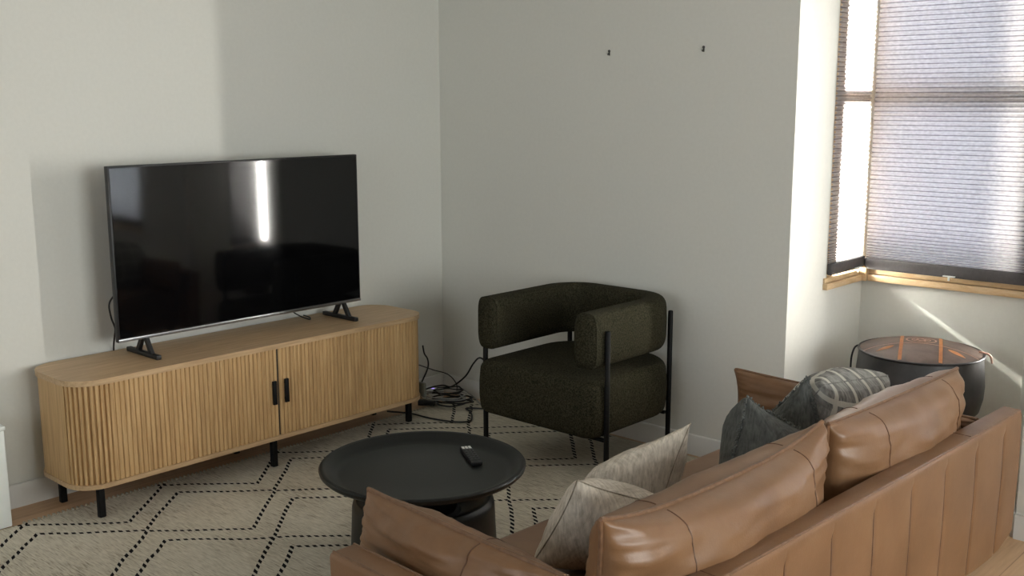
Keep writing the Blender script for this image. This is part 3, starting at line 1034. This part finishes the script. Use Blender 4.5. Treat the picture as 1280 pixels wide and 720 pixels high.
# loose back and arm cushions
def sofa_cushion(name, cs, thick, seed, seam_s, front=1.0, back=1.0, e=.36, pinch=.035, wr=.010, side=1, pinchv=None):
    bm, cen, edge, pos, nn = pillow_bm(*cs, thick, n=44, e=e, pinch=pinch, pinchv=pinchv, wr=wr, seed=seed, front=front, back=back)
    c = obj(name, bm, LEATHER, sofa, loc=cen, angle=80)
    obj('piping', ring_tube(edge, .0062, 8), PIPING, c)
    for s in seam_s:
        for sd in (1, -1):
            obj('seam', add_tube(bmesh.new(), uvline(pos, s, sd, -.95, .95, 30, .0002, nn), .0018, 6), SEAM, c)
    return c
# corners in sofa coordinates (x to the back, y along, z up)
for (ya_, yb_, sd, zl, zr, pv) in ((-.880, .012, 3.1, .768, .775, .24), (.048, .872, 8.4, .762, .760, .03)):
    sofa_cushion('back_cushion', ((.245, ya_, .430), (.245, yb_, .430), (.285, yb_, zr), (.285, ya_, zl)), .235, sd, (-.36, .44), pinchv=pv, front=.75 if False else 1.0, back=1.0)
sofa_cushion('arm_cushion', ((-.54, -.865, .43), (.20, -.865, .43), (.20, -.885, .617), (-.475, -.885, .632)), .15, 5.2, (.16,), e=.4, pinch=.03)
sofa_cushion('arm_cushion', ((-.52, .880, .43), (.350, .880, .43), (.352, .890, .602), (-.54, .890, .605)), .12, 9.7, (.16,), e=.4, pinch=.03)

# ------------------------------------------------------------------ throw pillows (world coordinates)
def throw(name, label, cs, thick, mat, seed, e=.5, pinch=.07, wr=.006, front=1, back=1, group='throw pillows on the sofa'):
    bm, cen, edge, pos, nn = pillow_bm(*cs, thick, n=36, e=e, pinch=pinch, wr=wr, seed=seed, front=front, back=back)
    o = obj(name, bm, mat, loc=cen, angle=80)
    tag(o, label, 'pillow', group)
    return o, edge, pos, nn
# oatmeal pillows
o, edge, pos, nn = throw('throw_pillow', 'oatmeal linen throw pillow in front, leaning beside the left arm cushion',
    ((2.515, -2.10, .44), (2.60, -1.79, .44), (2.77, -1.79, .565), (2.675, -2.115, .71)), .20, LINEN, 1.0)
obj('edge_seam', ring_tube(edge, .0020), LINENSEAM, o)
o, edge, pos, nn = throw('throw_pillow', 'oatmeal linen throw pillow standing on edge behind the other oatmeal one',
    ((2.34, -1.66, .44), (2.60, -1.67, .445), (2.64, -1.575, .718), (2.37, -1.62, .520)), .29, LINEN, 2.3, e=.55)
obj('edge_seam', ring_tube(edge, .0020), LINENSEAM, o)
def fringe(edge, o, cen_dir=None, L=.007, seed=1):
    rnd = random.Random(seed)
    bm = bmesh.new()
    pts = edge + [edge[0]]
    d = 0
    for a, b in zip(pts, pts[1:]):
        seg = (b - a)
        k = max(1, int(seg.length / .003))
        for i in range(k):
            p = a + seg * ((i + rnd.random()) / k)
            out = p.normalized()
            q = p + out * L * (.6 + .6 * rnd.random()) + Vector((rnd.uniform(-1, 1), rnd.uniform(-1, 1), rnd.uniform(-1, 1))) * .006
            m_ = (p + q) / 2 + Vector((rnd.uniform(-1, 1), rnd.uniform(-1, 1), rnd.uniform(-1, 1))) * .004
            add_tube(bm, [p - out * .004, m_, q], .0024, 4, radii=[.0022, .0030, .0022])
    obj('fringe', bm, CHARFRINGE, o)
o, edge, pos, nn = throw('throw_pillow', 'charcoal linen throw pillow with a frayed edge, the lower of the two dark ones',
    ((2.585, -1.30, .44), (2.66, -1.03, .44), (2.70, -1.02, .575), (2.635, -1.26, .725)), .28, CHARLINEN, 4.1, e=.42)
fringe(edge, o, seed=3)
o, edge, pos, nn = throw('throw_pillow', 'charcoal linen throw pillow with a frayed tip, between lower dark pillow and plaid pillow',
    ((2.42, -.90, .47), (2.60, -.88, .44), (2.74, -.93, .50), (2.68, -.97, .735)), .17, CHARLINEN, 5.6)
fringe(edge, o, seed=4)
o, edge, pos, nn = throw('throw_pillow', 'plump grey plaid throw pillow against the right end of the sofa',
    ((2.53, -.94, .44), (2.60, -.56, .44), (2.765, -.556, .678), (2.714, -.925, .712)), .25, PLAID, 6.6, e=.38, pinch=.0)
obj('edge_seam', ring_tube(edge, .0025), PLAID, o)

# ------------------------------------------------------------------ pouf on its low stool
PX_, PY_, PZ = 2.538, .315, .307
PR, PH = .252, .266
st = thing('stool', 'low dark stool under the leather pouf in the window bay', 'stool', (PX_, PY_, 0))
obj('seat', add_lathe(bmesh.new(), [(0, .274), (.19, .274), (.20, .280), (.20, .300), (.19, .306), (0, .306)], 40), DARKWOOD, st)
for k in range(4):
    a = PI / 4 + k * PI / 2
    obj('leg', tube([(.19 * math.cos(a), .19 * math.sin(a), .0005), (.15 * math.cos(a), .15 * math.sin(a), .275)], .014, 10), DARKWOOD, st)
pf = thing('pouf', 'round dark leather pouf with tan motifs on top, in the window bay', 'pouf', (PX_, PY_, PZ))
side = [(0, 0), (PR * .70, 0), (PR * .86, .010), (PR * .95, .035), (PR * 1.0, .09), (PR * 1.01, .14), (PR * .995, .19), (PR * .965, PH)]
obj('side', add_lathe(bmesh.new(), side, 56), POUFSIDE, pf)
def dome(r):
    q = r / (PR * .965)
    return PH + .042 * (1 - q * q) ** .8 if q < 1 else PH
top = [(PR * .965 * math.sin(PI / 2 * k / 14), 0) for k in range(15)]
top = [(r, dome(r)) for r, _ in reversed(top)]
tp = obj('top', add_lathe(bmesh.new(), top, 56), POUFTOP, pf)
obj('piping', ring_tube([Vector((PR * .968 * math.cos(2 * PI * k / 64), PR * .968 * math.sin(2 * PI * k / 64), PH)) for k in range(64)], .0055, 8), BLACKPLASTIC, pf)
VD = math.atan2(-3.986 - PY_, 4.182 - PX_)     # the motif row faces the room
FX = Vector((-math.sin(VD), math.cos(VD), 0)); FY = Vector((math.cos(VD), math.sin(VD), 0))   # FX along the front, FY towards the room
def onpouf(a, b, lift=.0015):
    p = FX * a + FY * b
    r = p.length
    return Vector((p.x, p.y, dome(min(r, PR * .96)) + lift))
def ribbon(pts2, w, mat, name, closed=False, lift=.0015):
    bm = bmesh.new(); prev = None
    n = len(pts2)
    rows = []
    for i, (a, b) in enumerate(pts2):
        if closed:
            ta = Vector(pts2[(i + 1) % n]) - Vector(pts2[(i - 1) % n])
        else:
            ta = Vector(pts2[min(i + 1, n - 1)]) - Vector(pts2[max(i - 1, 0)])
        ta.normalize(); nr = Vector((-ta.y, ta.x))
        ww = w[i] if isinstance(w, list) else w
        rows.append([bm.verts.new(onpouf(a + nr.x * ww * s / 2, b + nr.y * ww * s / 2, lift)) for s in (-1, -.33, .33, 1)])
    for i in range(n if closed else n - 1):
        r0, r1 = rows[i], rows[(i + 1) % n]
        for k in range(3):
            bm.faces.new((r0[k], r0[k + 1], r1[k + 1], r1[k]))
    r = bmesh.ops.solidify(bm, geom=list(bm.faces), thickness=-.0012)
    return obj(name, bm, mat, tp)
def line2(a0, b0, a1, b1, n=14):
    return [(a0 + (a1 - a0) * k / n, b0 + (b1 - b0) * k / n) for k in range(n + 1)]
for s in (-.076, .076):
    ribbon(line2(s, -.200, s, .222, 24), .014, POUFTAN, 'strap')
def bow(b, n=30):
    return [(-.222 + .444 * k / n, b - .10 * ((k / n - .5) * 2) ** 2 + 0.0) for k in range(n + 1)]
ribbon([(a, .046 + .060 * (a / .235) ** 2) for a, _ in bow(0)], .005, POUFPINK, 'stitched_line')
ribbon([(a, -.135 - .02 * (a / .235) ** 2) for a, _ in bow(0)][4:-4], .005, POUFPINK, 'stitched_line')
for s in (-1, 1):
    n = 12
    pts = [(s * (.104 + .064 * k / n), .085 + .050 * k / n) for k in range(n + 1)]
    ribbon(pts, [.003 + .024 * math.sin(PI * (k / n) ** .8) for k in range(n + 1)], POUFTAN, 'leaf')
for rr, w in ((.058, .007), (.036, .005), (.016, .010)):
    ribbon([(rr * math.cos(2 * PI * k / 28), -.018 + rr * .9 * math.sin(2 * PI * k / 28)) for k in range(28)], w, POUFPINK, 'medallion_ring', closed=True)
for k in range(8):
    a = 2 * PI * k / 8
    ribbon(line2(.020 * math.cos(a), -.018 + .018 * math.sin(a), .032 * math.cos(a + .3), -.018 + .029 * math.sin(a + .3), 4), .006, POUFPINK, 'petal')
e = FX * (-PR * .98)
o = obj('lace', tube([(e.x, e.y, PH + .004), (e.x * 1.06, e.y * 1.06, PH - .01), (e.x * 1.10, e.y * 1.10, PH - .05), (e.x * 1.105, e.y * 1.105, PH - .10)], .004, 8, 6), BLACKPLASTIC, pf)
o['label'] = 'dark leather lacing end'
e = FX * (PR * .98)
o = obj('lace', tube([(e.x * .9, e.y * .9, dome(PR * .87) + .004), (e.x * 1.0, e.y * 1.0, PH + .010), (e.x * 1.07, e.y * 1.07, PH + .002), (e.x * 1.11, e.y * 1.11, PH - .03)], .0042, 8, 6), POUFPINK, pf)
o['label'] = 'pale leather lacing end'

# ------------------------------------------------------------------ corner clutter: router and cables
ro = thing('router', 'small white router with a purple light in the room corner', 'router', (.075, -.155, 0))
obj('body', add_prism(bmesh.new(), rrect(-.05, .05, -.055, .055, .03, 6), .0005, .050, .006), WHITEPLASTIC, ro)
o = obj('status_light', add_prism(bmesh.new(), rrect(-.012, .012, -.006, .006, .005, 4), .0501, .0512), LEDPURPLE, ro)
o['label'] = 'purple status light'
def cable(pts, r, mat, label, name='power_cable', n=10):
    c = obj(name, tube(pts, r, 8, n), mat)
    return tag(c, label, 'cable', 'cables behind the armchair')
cable([(.045, -.222, .012), (.06, -.228, .040), (.115, -.215, .072), (.15, -.15, .080), (.19, -.12, .075), (.284, -.11, .146), (.345, -.11, .226), (.40, -.115, .268), (.46, -.12, .24), (.50, -.11, .14), (.52, -.10, .03), (.56, -.10, .006)], .0045, CABLEBLACK,
      'thick black cable rising from the white router and arching behind the armchair')
cable([(.10, -.245, .31), (.10, -.235, .265), (.10, -.212, .23), (.10, -.208, .19), (.10, -.225, .155), (.10, -.25, .12), (.09, -.28, .05), (.06, -.30, .006)], .0042, CABLEBLACK,
      'black cable looping out behind the right end of the oak cabinet')
cable([(.045, -.225, .19), (.065, -.14, .15), (.09, -.05, .11), (.14, -.035, .06), (.15, -.05, .006)], .0028, CABLEBLACK,
      'thin dark cable slanting down to the room corner')
cable([(.13, -.53, .014), (.20, -.50, .016), (.266, -.475, .016), (.397, -.465, .016), (.526, -.425, .016), (.57, -.37, .016), (.53, -.31, .016), (.46, -.25, .016), (.40, -.22, .016), (.46, -.17, .016), (.54, -.12, .014), (.62, -.09, .008)], .0046, CABLEBLACK,
      'black cable running over the rug from under the cabinet towards the armchair')
def coil(cx, cy, R0, turns, z, seed, sq=.7, tilt=0.5):
    rnd = random.Random(seed)
    pts = []
    n = int(turns * 10)
    for k in range(n):
        a = 2 * PI * k / 10 + seed
        rr = R0 * (.75 + .35 * rnd.random())
        u, v = rr * math.cos(a), rr * sq * math.sin(a)
        pts.append((cx + u * math.cos(tilt) - v * math.sin(tilt), cy + u * math.sin(tilt) + v * math.cos(tilt), z + .010 * k / 10 + .008 * rnd.random()))
    return pts
cable(coil(.295, -.215, .105, 3.3, .020, 1), .0042, CABLEBLACK, 'coiled black cable heaped on the floor in the room corner')
cable(coil(.255, -.205, .085, 2.2, .066, 2.2, .6, .9), .0036, CABLEBLACK, 'smaller black coil on top of the cable heap')
cable(coil(.270, -.250, .120, 2.1, .052, 3.5, .55, .6), .0036, CABLEGREY, 'grey cable looped around the black cable heap')
cable([(.44, -.13, .010), (.38, -.10, .012), (.32, -.06, .012), (.26, -.05, .03), (.20, -.06, .05), (.18, -.10, .03)], .003, CABLEGREY, 'thin grey cable beside the skirting behind the heap')
pb = thing('power_adapter', 'black power adapter block lying in the cable heap', 'adapter', (.200, -.315, .0165), .7)
obj('body', box(-.045, .045, -.02, .02, 0, .026, .004), BLACKPLASTIC, pb)
obj('plug_cap', box(.0455, .056, -.010, .010, .006, .020, .002), CABLEGREY, pb)

# ------------------------------------------------------------------ light
def area(name, loc, target, sx, sy, power, color):
    l = bpy.data.lights.new(name, 'AREA')
    l.shape = 'RECTANGLE'; l.size = sx; l.size_y = sy
    l.energy = power; l.color = color
    o = bpy.data.objects.new(name, l); COL.objects.link(o)
    o.location = loc
    o.rotation_euler = (Vector(target) - Vector(loc)).to_track_quat('-Z', 'Y').to_euler()
    return o
zc = (SILL + HEAD) / 2
# daylight outside the bay windows
area('daylight_front', ((BX + BX2) / 2, BY + .32, zc), ((BX + BX2) / 2, 0, zc), .8, 1.7, 19, (.82, .86, 1.0))
area('daylight_left', (BX - .28, .47, zc), (BX, .54, zc), .30, 1.7, 600, (1.0, .95, .87))
def splay(x, y, z): return (BX2 + x * math.cos(SPLAY) - y * math.sin(SPLAY), BY + x * math.sin(SPLAY) + y * math.cos(SPLAY), z)
area('daylight_right', splay(.30, -.24, zc), splay(0, -.24, zc), .42, 1.6, 75, (1.0, .97, .92))
# bright daylight straight through the open gap beside the narrow blind
gp = splay(.006, -.2060, 1.38)
gl = area('daylight_gap', gp, (gp[0] - .68, gp[1] - .73, 1.36), .020, 1.60, 7.0, (1.0, .97, .91))
gl.data.spread = math.radians(78)
# warm lamp added to brighten the front blind along its right jamb
area('fill_jamb', (BX2 - .045, BY + .115, 1.5), (BX2 - .045, BY, 1.5), .08, 1.6, 8, (1.0, .93, .80))
area('daylight_second', ((SX0 + SX1) / 2, .16, 1.40), ((SX0 + SX1) / 2, 0, 1.40), .70, 1.5, 140, (.86, .94, 1.0))
area('fill_far', (RX + .4, (QY0 + QY1) / 2, 1.55), (RX, (QY0 + QY1) / 2, 1.55), 2.3, 1.6, 142, (.99, .98, .95))  # added fill lamp behind the made-up right-hand window
area('fill_near', ((NX0 + NX1) / 2, RY - .35, 1.4), ((NX0 + NX1) / 2, RY, 1.4), 2.6, 1.7, 30, (.97, .98, 1.0))  # added fill lamp behind the made-up near window
sun = bpy.data.lights.new('sun', 'SUN'); sun.energy = 30; sun.angle = math.radians(2.6); sun.color = (1.0, .95, .86)
so = bpy.data.objects.new('sun', sun); COL.objects.link(so)
so.rotation_euler = Vector((1, .19, -.576)).to_track_quat('-Z', 'Y').to_euler()
so.location = (-3, 1, 5)
w = bpy.data.worlds.new('sky'); bpy.context.scene.world = w
w.use_nodes = True
w.node_tree.nodes['Background'].inputs['Color'].default_value = (.78, .86, 1.0, 1)
w.node_tree.nodes['Background'].inputs['Strength'].default_value = 1.2

# ------------------------------------------------------------------ camera
F, PITCH, ROLL, YAW = 1321.928, -.175560, -.001689, .742577
cam = bpy.data.cameras.new('camera'); co = bpy.data.objects.new('camera', cam); COL.objects.link(co)
cam.sensor_width = 36; cam.lens = F / 1280 * 36; cam.clip_start = .05
fwd = Vector((-math.sin(YAW) * math.cos(PITCH), math.cos(YAW) * math.cos(PITCH), math.sin(PITCH)))
right = Vector((math.cos(YAW), math.sin(YAW), 0)); up = right.cross(fwd)
r2 = right * math.cos(ROLL) + up * math.sin(ROLL); u2 = up * math.cos(ROLL) - right * math.sin(ROLL)
M = Matrix(((r2.x, u2.x, -fwd.x), (r2.y, u2.y, -fwd.y), (r2.z, u2.z, -fwd.z))).to_4x4()
M.translation = Vector((4.18203, -3.98595, 1.6))
co.matrix_world = M
sc = bpy.context.scene
sc.camera = co
sc.view_settings.view_transform = 'Standard'
sc.view_settings.look = 'None'
sc.view_settings.exposure = 0
sc.view_settings.gamma = 1
sc.view_settings.use_curve_mapping = False
